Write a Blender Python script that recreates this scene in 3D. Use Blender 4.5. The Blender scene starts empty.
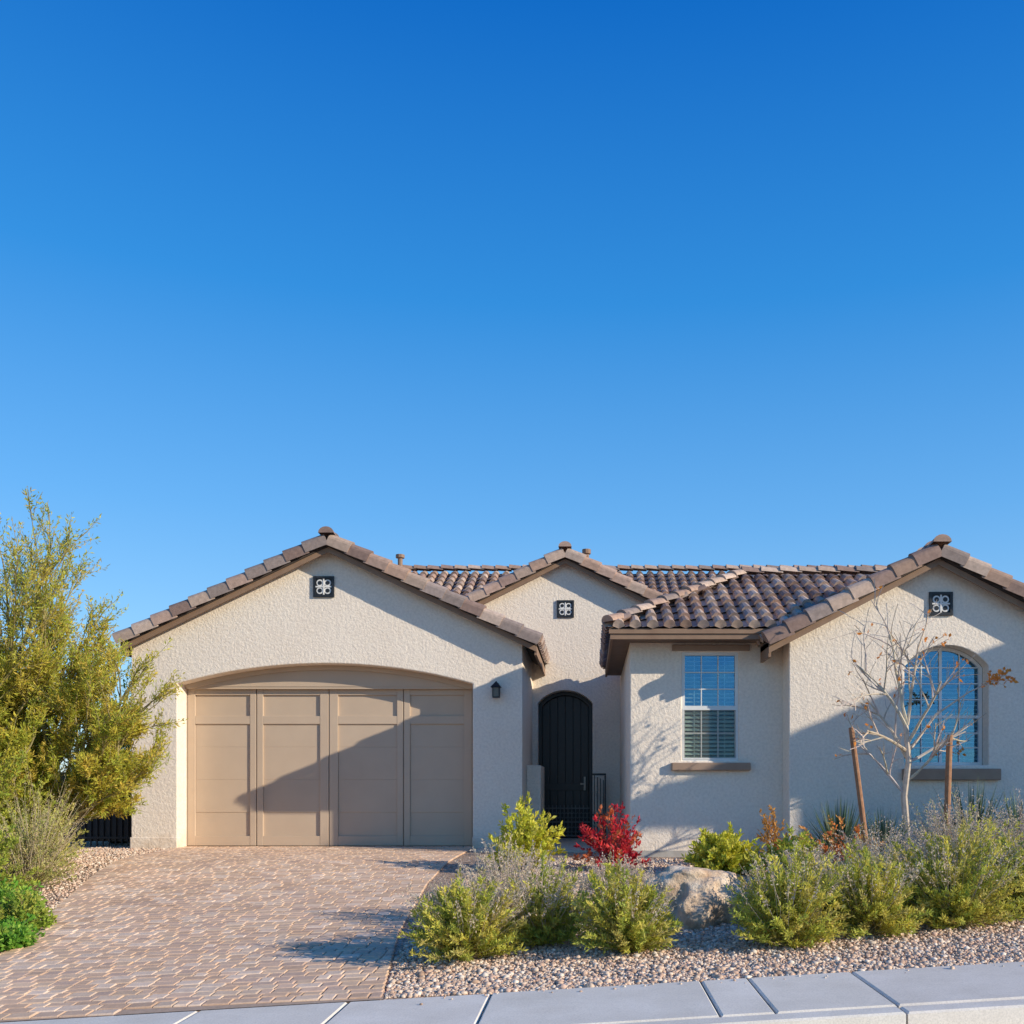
import bpy, bmesh, math, random
import numpy as np
from mathutils import Vector, Matrix
from mathutils.geometry import tessellate_polygon
random.seed(7); np.random.seed(7)
R=random.random
def U(a,b): return a+(b-a)*random.random()
scene=bpy.context.scene
col=scene.collection

# ------------------------------------------------------------------ materials
def newmat(name):
    m=bpy.data.materials.new(name); m.use_nodes=True
    nt=m.node_tree; nt.nodes.clear()
    out=nt.nodes.new('ShaderNodeOutputMaterial')
    b=nt.nodes.new('ShaderNodeBsdfPrincipled')
    nt.links.new(b.outputs[0],out.inputs[0])
    return m,nt,b,out
def N(nt,t,**kw):
    n=nt.nodes.new(t)
    for k,v in kw.items(): setattr(n,k,v)
    return n
def noise(nt,scale,detail=4,rough=.55,coord='Object'):
    tc=N(nt,'ShaderNodeTexCoord'); n=N(nt,'ShaderNodeTexNoise')
    n.inputs['Scale'].default_value=scale; n.inputs['Detail'].default_value=detail; n.inputs['Roughness'].default_value=rough
    nt.links.new(tc.outputs[coord],n.inputs['Vector']); return n
def ramp(nt,src,stops):
    r=N(nt,'ShaderNodeValToRGB'); e=r.color_ramp.elements
    while len(e)<len(stops): e.new(.5)
    for i,(p,c) in enumerate(stops):
        e[i].position=p; e[i].color=(*c,1)
    nt.links.new(src,r.inputs[0]); return r
def bump(nt,src,b,strength,dist,prev=None):
    bp=N(nt,'ShaderNodeBump'); bp.inputs['Strength'].default_value=strength; bp.inputs['Distance'].default_value=dist
    nt.links.new(src,bp.inputs['Height'])
    if prev: nt.links.new(prev.outputs[0],bp.inputs['Normal'])
    nt.links.new(bp.outputs[0],b.inputs['Normal']); return bp
def mixmul(nt,a,bb,fac=1.0,mode='MULTIPLY'):
    m=N(nt,'ShaderNodeMix',data_type='RGBA',blend_type=mode); m.inputs[0].default_value=fac
    nt.links.new(a,m.inputs[6]); nt.links.new(bb,m.inputs[7]); return m

def mottled(name,c1,c2,scale=3,rough=.8,bs=0,bd=.01,bscale=60):
    m,nt,b,o=newmat(name)
    n=noise(nt,scale); r=ramp(nt,n.outputs[0],[(.3,c1),(.7,c2)])
    nt.links.new(r.outputs[0],b.inputs['Base Color']); b.inputs['Roughness'].default_value=rough
    if bs:
        n2=noise(nt,bscale,5); bump(nt,n2.outputs[0],b,bs,bd)
    return m

def stucco_mat():
    m,nt,b,o=newmat('stucco')
    n=noise(nt,1.3,5); r=ramp(nt,n.outputs[0],[(.25,(.90,.77,.63)),(.75,(.95,.83,.69))])
    n2=noise(nt,24,6,.65); r2=ramp(nt,n2.outputs[0],[(.3,(.85,.84,.83)),(.6,(1,1,1))])
    mx=mixmul(nt,r.outputs[0],r2.outputs[0])
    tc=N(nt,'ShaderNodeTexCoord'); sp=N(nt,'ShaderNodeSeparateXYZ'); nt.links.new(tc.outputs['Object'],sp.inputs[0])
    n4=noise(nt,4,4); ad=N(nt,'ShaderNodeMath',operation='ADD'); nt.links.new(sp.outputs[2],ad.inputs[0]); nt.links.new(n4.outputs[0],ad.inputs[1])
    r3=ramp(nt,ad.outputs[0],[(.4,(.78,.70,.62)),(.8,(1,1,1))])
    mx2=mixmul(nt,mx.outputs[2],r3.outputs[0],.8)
    nt.links.new(mx2.outputs[2],b.inputs['Base Color']); b.inputs['Roughness'].default_value=.92
    b.inputs['Specular IOR Level'].default_value=.2
    n3=noise(nt,11,5,.7)
    b1=bump(nt,n2.outputs[0],b,.6,.022)
    bump(nt,n3.outputs[0],b,.42,.03,b1)
    return m
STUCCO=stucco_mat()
def vcol_mat(name,rough=.8,lo=.75,bs=.3,bd=.004,bscale=80,spec=.3):
    m,nt,b,o=newmat(name)
    a=N(nt,'ShaderNodeAttribute',attribute_name='Col')
    n=noise(nt,bscale*.3,4); r=ramp(nt,n.outputs[0],[(.3,(lo,lo,lo)),(.7,(1.08,1.08,1.08))])
    mx=mixmul(nt,a.outputs[0],r.outputs[0])
    if name=='paver':
        n9=noise(nt,.9,5); r9=ramp(nt,n9.outputs[0],[(.3,(.90,.89,.88)),(.7,(1.04,1.04,1.04))])
        mx=mixmul(nt,mx.outputs[2],r9.outputs[0])
    nt.links.new(mx.outputs[2],b.inputs['Base Color']); b.inputs['Roughness'].default_value=rough
    b.inputs['Specular IOR Level'].default_value=spec
    if bs:
        n2=noise(nt,bscale,5); bump(nt,n2.outputs[0],b,bs,bd)
    return m
TILE=vcol_mat('roof_tile',.75,bscale=50)
PAVER=vcol_mat('paver',.85,lo=.88,bs=.5,bd=.005,bscale=70)
STONE=vcol_mat('gravel_stone',.85,bs=.2,bscale=120)
BARK=vcol_mat('bark',.9,bs=.5,bd=.006,bscale=60)
def leaf_mat():
    m,nt,b,o=newmat('leaf')
    a=N(nt,'ShaderNodeAttribute',attribute_name='Col')
    nt.links.new(a.outputs[0],b.inputs['Base Color']); b.inputs['Roughness'].default_value=.6
    b.inputs['Specular IOR Level'].default_value=.25
    t=N(nt,'ShaderNodeBsdfTranslucent'); nt.links.new(a.outputs[0],t.inputs[0])
    mx=N(nt,'ShaderNodeMixShader'); mx.inputs[0].default_value=.4
    nt.links.new(b.outputs[0],mx.inputs[1]); nt.links.new(t.outputs[0],mx.inputs[2]); nt.links.new(mx.outputs[0],o.inputs[0])
    return m
LEAF=leaf_mat()
TAN=mottled('door_paint_tan',(.53,.40,.285),(.57,.435,.31),2,.55,.12,.002,150)
TRIM=mottled('trim_brown',(.32,.21,.145),(.38,.26,.18),6,.75,.2,.004)
FASCIA=mottled('fascia_brown',(.25,.15,.095),(.30,.19,.12),6,.7)
SOFFIT=mottled('soffit',(.16,.11,.08),(.19,.13,.1),5,.8)
UNDER=mottled('roof_underlay',(.06,.045,.04),(.09,.07,.06),8,.9)
BLACK=mottled('black_iron',(.012,.012,.013),(.02,.02,.022),10,.45)
ENTRYD=mottled('entry_door_paint',(.010,.008,.008),(.016,.013,.013),14,.4,.15,.003,90)
WHITE=mottled('window_vinyl',(.74,.73,.69),(.80,.79,.75),4,.45)
CONC=mottled('foundation_concrete',(.38,.35,.31),(.48,.45,.40),6,.9,.3,.004)
BLIND=mottled('blind_slats',(.84,.79,.58),(.88,.83,.62),4,.7)
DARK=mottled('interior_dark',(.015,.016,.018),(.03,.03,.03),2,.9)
PALE=mottled('vent_clay',(.72,.69,.64),(.8,.77,.72),12,.8)
BLOCK=mottled('block_wall_face',(.42,.33,.25),(.50,.40,.32),5,.9,.5,.01,40)
WOOD=mottled('stake_wood',(.30,.14,.065),(.42,.22,.12),20,.85,.4,.004,60)
def glass_mat(name,fac):
    m,nt,b,o=newmat(name)
    nt.nodes.remove(b)
    g=N(nt,'ShaderNodeBsdfGlossy'); g.inputs[0].default_value=(.20,.50,.78,1); g.inputs['Roughness'].default_value=.02
    t=N(nt,'ShaderNodeBsdfTransparent'); t.inputs[0].default_value=(.80,.88,.90,1)
    n=noise(nt,1.4,2); bp=N(nt,'ShaderNodeBump'); bp.inputs['Strength'].default_value=.3; bp.inputs['Distance'].default_value=.04
    nt.links.new(n.outputs[0],bp.inputs['Height']); nt.links.new(bp.outputs[0],g.inputs['Normal'])
    mx=N(nt,'ShaderNodeMixShader'); mx.inputs[0].default_value=fac
    nt.links.new(t.outputs[0],mx.inputs[1]); nt.links.new(g.outputs[0],mx.inputs[2]); nt.links.new(mx.outputs[0],o.inputs[0])
    return m
GLASS=glass_mat('window_glass',.26)
GLASS2=glass_mat('window_glass_screened',.06)
def screen_mat():
    m,nt,b,o=newmat('insect_screen')
    b.inputs['Base Color'].default_value=(.20,.18,.10,1); b.inputs['Roughness'].default_value=.8
    t=N(nt,'ShaderNodeBsdfTransparent'); mx=N(nt,'ShaderNodeMixShader'); mx.inputs[0].default_value=.15
    nt.links.new(t.outputs[0],mx.inputs[1]); nt.links.new(b.outputs[0],mx.inputs[2]); nt.links.new(mx.outputs[0],o.inputs[0]); return m
SCREEN=screen_mat()
def sidewalk_mat():
    m,nt,b,o=newmat('sidewalk_concrete')
    a=N(nt,'ShaderNodeAttribute',attribute_name='Col')
    n=noise(nt,2.2,7,.65); r=ramp(nt,n.outputs[0],[(.3,(.86,.84,.81)),(.7,(1.04,1.03,1.02))])
    n5=noise(nt,90,4,.6); r5=ramp(nt,n5.outputs[0],[(.35,(.86,.86,.86)),(.6,(1.04,1.04,1.04))])
    mx=mixmul(nt,a.outputs[0],r.outputs[0]); mx=mixmul(nt,mx.outputs[2],r5.outputs[0])
    n6=noise(nt,1.1,3,.5); r6=ramp(nt,n6.outputs[0],[(.62,(1,1,1)),(.74,(.84,.82,.79))])
    mx=mixmul(nt,mx.outputs[2],r6.outputs[0])
    nt.links.new(mx.outputs[2],b.inputs['Base Color']); b.inputs['Roughness'].default_value=.88
    bump(nt,n5.outputs[0],b,.2,.003); return m
SIDEW=sidewalk_mat()
def asphalt_mat():
    m,nt,b,o=newmat('asphalt')
    n=noise(nt,150,3); r=ramp(nt,n.outputs[0],[(.35,(.05,.05,.052)),(.65,(.13,.127,.12))])
    nt.links.new(r.outputs[0],b.inputs['Base Color']); b.inputs['Roughness'].default_value=.9
    bump(nt,n.outputs[0],b,.6,.006); return m
ASPH=asphalt_mat()
def ground_mat():
    m,nt,b,o=newmat('desert_ground')
    tc=N(nt,'ShaderNodeTexCoord'); v=N(nt,'ShaderNodeTexVoronoi'); v.inputs['Scale'].default_value=34
    nt.links.new(tc.outputs['Object'],v.inputs['Vector'])
    sp=N(nt,'ShaderNodeSeparateColor'); nt.links.new(v.outputs['Color'],sp.inputs[0])
    r=ramp(nt,sp.outputs[0],[(0,(.38,.24,.155)),(.35,(.54,.37,.25)),(.7,(.64,.47,.34)),(1,(.72,.57,.45))])
    rd=ramp(nt,v.outputs['Distance'],[(.35,(1,1,1)),(.75,(.5,.46,.43))])
    mx=mixmul(nt,r.outputs[0],rd.outputs[0])
    n=noise(nt,.6,5); r2=ramp(nt,n.outputs[0],[(.3,(.85,.85,.85)),(.7,(1.05,1.05,1.05))])
    mx=mixmul(nt,mx.outputs[2],r2.outputs[0])
    nt.links.new(mx.outputs[2],b.inputs['Base Color']); b.inputs['Roughness'].default_value=.95
    inv=N(nt,'ShaderNodeMath',operation='SUBTRACT'); inv.inputs[0].default_value=1; nt.links.new(v.outputs['Distance'],inv.inputs[1])
    bump(nt,inv.outputs[0],b,.7,.02); return m
GROUND=ground_mat()
def boulder_mat():
    m,nt,b,o=newmat('boulder_rock')
    n=noise(nt,3.5,7,.65); r=ramp(nt,n.outputs[0],[(.32,(.44,.28,.17)),(.47,(.70,.51,.35)),(.62,(.88,.72,.54))])
    nt.links.new(r.outputs[0],b.inputs['Base Color']); b.inputs['Roughness'].default_value=.9
    n2=noise(nt,14,7,.65); bump(nt,n2.outputs[0],b,.8,.05); return m
ROCK=boulder_mat()

# ------------------------------------------------------------------ mesh builder
class MB:
    def __init__(s): s.v=[];s.f=[];s.c=[];s.m=[];s.n=0
    def add(s,vs,fs,c=(1,1,1),m=0):
        o=s.n; s.v.extend(vs); s.n+=len(vs)
        s.c.extend([c]*len(vs))
        for f in fs: s.f.append(tuple(i+o for i in f)); s.m.append(m)
    def box(s,x0,x1,y0,y1,z0,z1,c=(1,1,1),m=0):
        vs=[(x0,y0,z0),(x1,y0,z0),(x1,y1,z0),(x0,y1,z0),(x0,y0,z1),(x1,y0,z1),(x1,y1,z1),(x0,y1,z1)]
        s.add(vs,[(0,3,2,1),(4,5,6,7),(0,1,5,4),(1,2,6,5),(2,3,7,6),(3,0,4,7)],c,m)
    def build(s,name,mats,parent=None,smooth=False,bevel=0):
        me=bpy.data.meshes.new(name); me.from_pydata([tuple(p) for p in s.v],[],s.f)
        for m in (mats if isinstance(mats,(list,tuple)) else [mats]): me.materials.append(m)
        me.polygons.foreach_set('material_index',s.m)
        if smooth: me.polygons.foreach_set('use_smooth',[True]*len(s.f))
        a=me.color_attributes.new('Col','FLOAT_COLOR','POINT')
        arr=np.ones((s.n,4),dtype=np.float32); arr[:,:3]=np.array(s.c,dtype=np.float32).reshape(-1,3)
        a.data.foreach_set('color',arr.ravel())
        me.update()
        ob=bpy.data.objects.new(name,me); col.objects.link(ob)
        if parent: ob.parent=parent
        if bevel:
            md=ob.modifiers.new('b','BEVEL'); md.width=bevel; md.segments=2; md.limit_method='ANGLE'
        return ob
def empty(name,loc=(0,0,0)):
    e=bpy.data.objects.new(name,None); col.objects.link(e); return e
def boxob(name,dims,mat,parent,bevel=0):
    b=MB(); b.box(*dims); return b.build(name,mat,parent,bevel=bevel)

def panel(mb,outer,holes,y0,y1,m=0,c=(1,1,1),axis='y'):
    """outline in (x,z), extruded y0..y1, with holes"""
    loops=[outer]+holes
    vl=[[Vector((p[0],p[1],0)) for p in l] for l in loops]
    tris=tessellate_polygon(vl)
    flat=[p for l in loops for p in l]; n=len(flat)
    mk=(lambda p,y:(p[0],y,p[1])) if axis=='y' else (lambda p,y:(y,p[0],p[1]))
    vs=[mk(p,y0) for p in flat]+[mk(p,y1) for p in flat]
    fs=[]
    for t in tris:
        a,b_,c_=[flat[i] for i in t]
        ar=(b_[0]-a[0])*(c_[1]-a[1])-(c_[0]-a[0])*(b_[1]-a[1])
        t=list(t)
        if ar<0: t=t[::-1]
        if axis!='y': t=t[::-1]
        fs.append(tuple(t)); fs.append(tuple(i+n for i in t[::-1]))
    o=0
    for li,l in enumerate(loops):
        k=len(l)
        area=sum(l[i][0]*l[(i+1)%k][1]-l[(i+1)%k][0]*l[i][1] for i in range(k))
        for i in range(k):
            a=o+i;b_=o+(i+1)%k
            q=(a,a+n,b_+n,b_)
            if (area>0)==(li>0): q=q[::-1]
            if axis!='y': q=q[::-1]
            fs.append(q)
        o+=k
    mb.add(vs,fs,c,m)
def arch(x0,x1,zb,zs,zt,n=20,bottom=True):
    h=zt-zs; w=(x1-x0)/2; r=(w*w+h*h)/(2*h); cx=(x0+x1)/2; cz=zt-r
    a=math.asin(w/r); pts=[]
    for i in range(n+1):
        t=a-2*a*i/n
        pts.append((cx+r*math.sin(t),cz+r*math.cos(t)))
    return [(x0,zb),(x1,zb)]+pts

# ------------------------------------------------------------------ terrain
def cl(x,a,b): return max(a,min(b,x))
def zs(x): return -.326+.049*cl(x,-10,8)
def yb(x): return 6.8+.05*cl(x,-10,12)
def H(x,y):
    s=y-yb(x)
    if s>=0:
        t=min(s/7.3,1); return zs(x)*(1-t)
    return zs(x)
xs=[-900,-300,-120,-60,-30,-20]+[-16+i*.5 for i in range(73)]+[24,30,45,80,200,900]
ss=[-900,-300,-80,-40,-22,-13.3,-13.1,-11.7,-6,-1.65,-1.3,-.6,-.06,.0]+[.3+.4*i for i in range(20)]+[8.6,9.5,12,16,22,40,80,200,900]
mb=MB(); vs=[];fs=[]
for s_ in ss:
    for x in xs:
        y=s_+yb(x)
        if s_>=0: z=H(x,y)
        elif s_>=-13.2: z=zs(x)-.22
        else: z=zs(x)-.02
        if s_>20 : z=0
        vs.append((x,y,z))
nx=len(xs)
for j in range(len(ss)-1):
    for i in range(nx-1):
        a=j*nx+i; fs.append((a,a+1,a+1+nx,a+nx))
mb.add(vs,fs); mb.build('ground',GROUND)

def strip(mb,s0,s1,dz,xr,step=.5,c=(1,1,1)):
    x=xr[0]; vs=[];n=0
    while x<=xr[1]+1e-6:
        vs+= [(x,s0+yb(x),zs(x)+dz),(x,s1+yb(x),zs(x)+dz)]; n+=1; x+=step
    mb.add(vs,[(2*i,2*i+2,2*i+3,2*i+1) for i in range(n-1)],c)
mb=MB(); strip(mb,-12.2,-1.72,-.14,(-60,60)); mb.build('road',ASPH)
def slabs(name,s0,s1,joints,top=0.0,depth=.2,gap=.012,cc=(.90,.815,.70)):
    mb=MB()
    for a,b_ in zip(joints[:-1],joints[1:]):
        x0=a+gap/2;x1=b_-gap/2; k=U(.93,1.02); c=tuple(q*k*U(.99,1.01) for q in cc); dz=U(-.003,.003)
        e=.012
        def P(x,s,z): return (x,s+yb(x),zs(x)+z+dz)
        lo=[P(x0,s0,top-depth),P(x1,s0,top-depth),P(x1,s1,top-depth),P(x0,s1,top-depth)]
        mi=[P(x0,s0,top-e),P(x1,s0,top-e),P(x1,s1,top-e),P(x0,s1,top-e)]
        hi=[P(x0+e,s0+e,top),P(x1-e,s0+e,top),P(x1-e,s1-e,top),P(x0+e,s1-e,top)]
        vs=lo+mi+hi
        fs=[(8,9,10,11)]
        for q in (0,4):
            for i in range(4): j=(i+1)%4; fs.append((q+i,q+j,q+4+j,q+4+i))
        mb.add(vs,fs,c)
    return mb.build(name,SIDEW)
J=[-16,-14.5,-13,-11.5,-10,-8.6,-7.1,-5.6,-4.1,-2.65,-1.65,-.68,.77,1.1,1.83,3.3,4.8,6.3,7.8,9.3,10.8,12.3,14,16]
slabs('sidewalk',-1.05,0.0,J,.012)
J2=[-16,-12.7,-9.6,-6.5,-3.4,-.68,1.83,4.8,7.8,10.8,13.4,16]
slabs('kerb',-1.22,-1.062,J2,.008,.22)
slabs('gutter',-1.72,-1.232,J2,-.125,.1,cc=(.66,.60,.52))
slabs('opposite_sidewalk',-13.6,-12.3,[-16+1.5*i for i in range(22)],.0)

# ------------------------------------------------------------------ driveway pavers
def lerp_tab(tab,y):
    for (y0,x0),(y1,x1) in zip(tab[:-1],tab[1:]):
        if y0<=y<=y1: return x0+(x1-x0)*(y-y0)/(y1-y0)
    return tab[0][1] if y<tab[0][0] else tab[-1][1]
LT=[(6.3,-4.75),(6.9,-4.85),(8.6,-5.15),(11,-5.9),(13,-6.5),(15,-6.95),(17.6,-7.25)]
RT=[(6.3,-1.35),(6.9,-1.45),(9,-1.75),(12,-1.98),(15.5,-2.02),(17.6,-2.0)]
mb=MB(); sheet=MB()
vs=[]
ys=[6.45+.25*i for i in range(45)]
for y in ys:
    y=min(y,17.44); xl=lerp_tab(LT,y); xr=lerp_tab(RT,y)
    for k in range(9):
        x=xl+(xr-xl)*k/8; yy=max(y,yb(x)+.01)
        vs.append((x,yy,H(x,yy)+.010))
fs=[(j*9+i,j*9+i+1,j*9+i+10,j*9+i+9) for j in range(len(ys)-1) for i in range(8)]
sheet.add(vs,fs); 
JOINT=mottled('paver_joint_sand',(.44,.30,.20),(.54,.38,.27),20,.95,.4,.004)
drv=empty('driveway'); sheet.build('joint_sand',JOINT,drv)
pal=[(.76,.52,.34),(.82,.59,.41),(.70,.46,.30),(.85,.63,.46),(.79,.53,.36),(.73,.50,.34),(.66,.45,.32)]
def paver(x0,x1,y0,y1):
    g=.005;e=.008; h=.022+U(-.002,.002)
    c=random.choice(pal); k=U(.9,1.08); c=tuple(q*k for q in c)
    def P(x,y,z): return (x,y,H(x,y)+z)
    tx,ty=U(-.002,.002),U(-.002,.002)
    lo=[P(x0+g,y0+g,.0),P(x1-g,y0+g,0),P(x1-g,y1-g,0),P(x0+g,y1-g,0)]
    mi=[P(x0+g,y0+g,h-.006),P(x1-g,y0+g,h-.006),P(x1-g,y1-g,h-.006),P(x0+g,y1-g,h-.006)]
    j=lambda:U(-.003,.003)
    hi=[P(x0+g+e+j(),y0+g+e+j(),h+tx),P(x1-g-e+j(),y0+g+e+j(),h+ty),P(x1-g-e+j(),y1-g-e+j(),h-tx),P(x0+g+e+j(),y1-g-e+j(),h-ty)]
    fs=[(8,9,10,11)]
    for q in (0,4):
        for i in range(4): jj=(i+1)%4; fs.append((q+i,q+jj,q+4+jj,q+4+i))
    mb.add(lo+mi+hi,fs,c)
y=6.2;row=0
while y<17.36:
    d=.125 if row%3 else .10
    xl=lerp_tab(LT,y+d/2); xr=lerp_tab(RT,y+d/2)
    x=xl-U(0,.02)
    while x<xr-.05:
        w=random.choice([.10,.14,.14,.19,.19])
        x1=min(x+w,xr)
        if xr-x1<.06: x1=xr
        if y>yb((x+x1)/2)+.015: paver(x,x1,y,y+d)
        x=x1
    y+=d; row+=1
mb.build('pavers',PAVER,drv)
walk=MB()
walk.box(-1.9,.25,16.1,19.98,-.1,.03,(.66,.57,.46)); 
walk.build('front_walkway',SIDEW)

# ------------------------------------------------------------------ roof tiles
tpal=[(.45,.295,.215),(.53,.385,.295),(.34,.225,.18),(.60,.45,.355),(.48,.325,.25),(.37,.285,.245)]
def tcol():
    c=random.choice(tpal);k=U(.8,1.14);return tuple(q*k for q in c)
def tile_slope(mb,O,Ud,Vd,width,length,mask=None,pw=.26,pl=.36):
    O=Vector(O);Ud=Vector(Ud).normalized();Vd=Vector(Vd).normalized();Nn=Ud.cross(Vd)
    if Nn.z<0: Nn=-Nn
    nu=int(round(width/pw)); pw=width/nu; nv=int(math.ceil(length/pl))
    for j in range(nv):
        v0=j*pl-.03; v1=min(v0+pl+.07,length)
        for i in range(nu):
            u=(i+.5)*pw
            if mask and not mask(u,v0+.15): continue
            c=tcol(); ju=U(-.006,.006); jl=U(-.008,.008)
            vs=[]
            r0=pw*.36;r1=pw*.29;n=6
            for (v,r,l) in ((v0+jl,r0,.040),(v1+jl,r1,.004)):
                for k in range(n+1):
                    a=math.pi*k/n
                    vs.append(O+Ud*(u+ju+r*math.cos(a))+Vd*v+Nn*(l+r*1.12*math.sin(a)))
                vs.append(O+Ud*(u+ju-pw*.64)+Vd*v+Nn*(l-.012))
            m=n+2
            fs=[(k,k+1,k+1+m,k+m) for k in range(n)]
            fs.append((n,n+1,n+1+m,n+m))
            cpt=len(vs); vs.append(O+Ud*(u+ju)+Vd*(v0+jl+.012)+Nn*.0)
            fs+= [(k+1,k,cpt) for k in range(n)]
            mb.add(vs,fs,c)
def cap_run(mb,A,B,side,up,r=.12,apron=.0,pl=.34):
    A=Vector(A);B=Vector(B);d=(B-A);L=d.length;d.normalize();side=Vector(side).normalized()
    up=d.cross(side); 
    if up.z<0: up=-up
    n=max(1,int(round(L/pl)));pl=L/n
    for i in range(n):
        c=tcol()
        a=A+d*(i*pl-.03); b_=A+d*((i+1)*pl+.02)
        prof=[(r*math.cos(t),r*.8*math.sin(t)) for t in [math.pi*k/8 for k in range(9)]]
        if apron: prof=[(r,-apron)]+prof+[(-r,-.03)]
        jj=U(-.006,.006)
        vs=[]
        for p,s,l in ((a,1.1,.02),(b_,.96,-.012)):
            for q in prof: vs.append(p+side*(q[0]*s)+up*(q[1]*(s if q[1]>0 else 1)+l+jj))
        m=len(prof)
        fs=[(k,k+1,k+1+m,k+m) for k in range(m-1)]
        fs.append(tuple(range(m)))
        fs.append(tuple(range(2*m-1,m-1,-1)))
        mb.add(vs,fs,c)
def slab(mb,pts,th=.09,c=(1,1,1)):
    pts=[Vector(p) for p in pts]; n=len(pts)
    vs=pts+[p-Vector((0,0,th)) for p in pts]
    fs=[tuple(range(n)),tuple(range(2*n-1,n-1,-1))]+[(i,i+n,(i+1)%n+n,(i+1)%n) for i in range(n)]
    mb.add(vs,fs,c)
def gable_roof(name,cx,half,za,sl,y0,y1,parent,hl=None):
    hl=hl or half
    b=MB()
    zl=za-sl*hl; ze=za-sl*half
    slab(b,[(cx-hl,y0+.06,zl),(cx,y0+.06,za),(cx,y1,za),(cx-hl,y1,zl)])
    slab(b,[(cx,y0+.06,za),(cx+half,y0+.06,ze),(cx+half,y1,ze),(cx,y1,za)])
    b.build(name+'_deck',UNDER,parent)
    t=MB()
    tile_slope(t,(cx-hl-.02,y0+.14,zl),(0,1,0),(1,0,sl),y1-y0-.14,math.hypot(hl,hl*sl))
    tile_slope(t,(cx+half+.02,y0+.14,ze),(0,1,0),(-1,0,sl),y1-y0-.14,math.hypot(half,half*sl))
    for sg in (-1,1):
        h_=hl if sg<0 else half; e_=za-sl*h_
        cap_run(t,(cx+sg*(h_+.03),y0+.06,e_+.03),(cx+sg*.05,y0+.06,za+.04),(0,-1,0),None,.11,apron=.13,pl=.36)
    cap_run(t,(cx,y0-.06,za+.09),(cx,y1,za+.09),(1,0,0),None,.12,pl=.38)
    t.build(name+'_tiles',TILE,parent)
    f=MB()
    for sg in (-1,1):
        h_=hl if sg<0 else half; e_=za-sl*h_
        x=cx+sg*h_
        f.box(min(x,x-sg*.04),max(x,x-sg*.04),y0+.1,y1,e_-.24,e_-.02)
        zb=.19
        q=[(x,e_-zb),(cx,za-zb),(cx,za-.1),(x,e_-.1)]
        if sg>0: q=q[::-1]
        panel(f,q,[],y0+.06,y0+.10)
    f.build(name+'_fascia',FASCIA,parent)

house=empty('stucco_house')
# ---- garage volume
GC=-4.47; GX0,GX1=-7.93,-1.17; gsl=.478
za_g=5.27
w=MB()
op=arch(-7.14,-2.03,-.3,2.86,3.21,28)
outer=[(GX0,-.3),(-7.14,-.3)]+op[2:][::-1]+[(-2.03,-.3),(GX1,-.3),(GX1,za_g-.095-gsl*(GX1-GC)),(GC,za_g-.095),(GX0,za_g-.095-gsl*(GC-GX0))]
panel(w,outer,[],17.0,17.42)
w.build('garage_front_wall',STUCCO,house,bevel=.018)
w=MB()
w.box(GX1-.2,GX1-.001,17.42,20.0,-.3,3.62); w.box(GX0+.001,GX0+.2,17.42,29,-.3,3.55)
w.build('garage_side_walls',STUCCO,house)
gable_roof('garage_roof',GC,3.56,za_g,gsl,16.72,25.0,house,hl=3.55)
w=MB(); w.box(GX0-.02,-7.135,16.98,17.40,-.3,.2); w.box(-2.035,GX1+.02,16.98,17.40,-.3,.2)
w.build('garage_plinth',STUCCO,house,bevel=.012)
h=MB()
ap=arch(-7.14,-2.03,2.84,2.86,3.21,28)
panel(h,ap,[],17.33,17.42)
outerb=arch(-7.138,-2.032,2.80,2.858,3.208,28); innerb=arch(-7.06,-2.11,2.78,2.79,3.13,28)
ring=outerb[2:]+innerb[2:][::-1]
panel(h,ring[::-1],[],17.29,17.335)
h.box(-7.138,-2.032,17.34,17.42,2.80,2.86)
h.build('garage_door_header',TAN,house)
d=MB()
d.box(-7.2,-1.97,17.47,17.52,.02,2.86)
X=lambda p:(p-590)*17.43/983
Z=lambda p:1.07+(787-p)*17.43/983
zm0=Z(724);zm1=Z(716);zb0=.03;zb1=Z(836)
st=[(X(187),X(195)),(X(250),X(256)),(X(257),X(263)),(X(320),X(328.5)),(X(329.5),X(338)),(X(397),X(403)),(X(404),X(410)),(X(464),X(472))]
for a,b_ in st: d.box(a,b_,17.430,17.47,zb0,2.84)
edges=[(X(195),X(250)),(X(263),X(320)),(X(338),X(397)),(X(410),X(464))]
for a,b_ in edges:
    for z0,z1 in ((zb0,zb1),(zm0,zm1),(Z(695),2.84)):
        d.box(a+.001,b_-.001,17.434,17.47,z0,z1)
    for z in (.62,1.2,1.78): d.box(a+.001,b_-.001,17.461,17.47,z,z+.6-.02 if z<1.7 else z+.48)
d.build('garage_door',TAN,house,bevel=.005)
boxob('garage_door_seal',(-7.14,-2.03,17.44,17.5,-.05,.02),BLACK,house)
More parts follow.
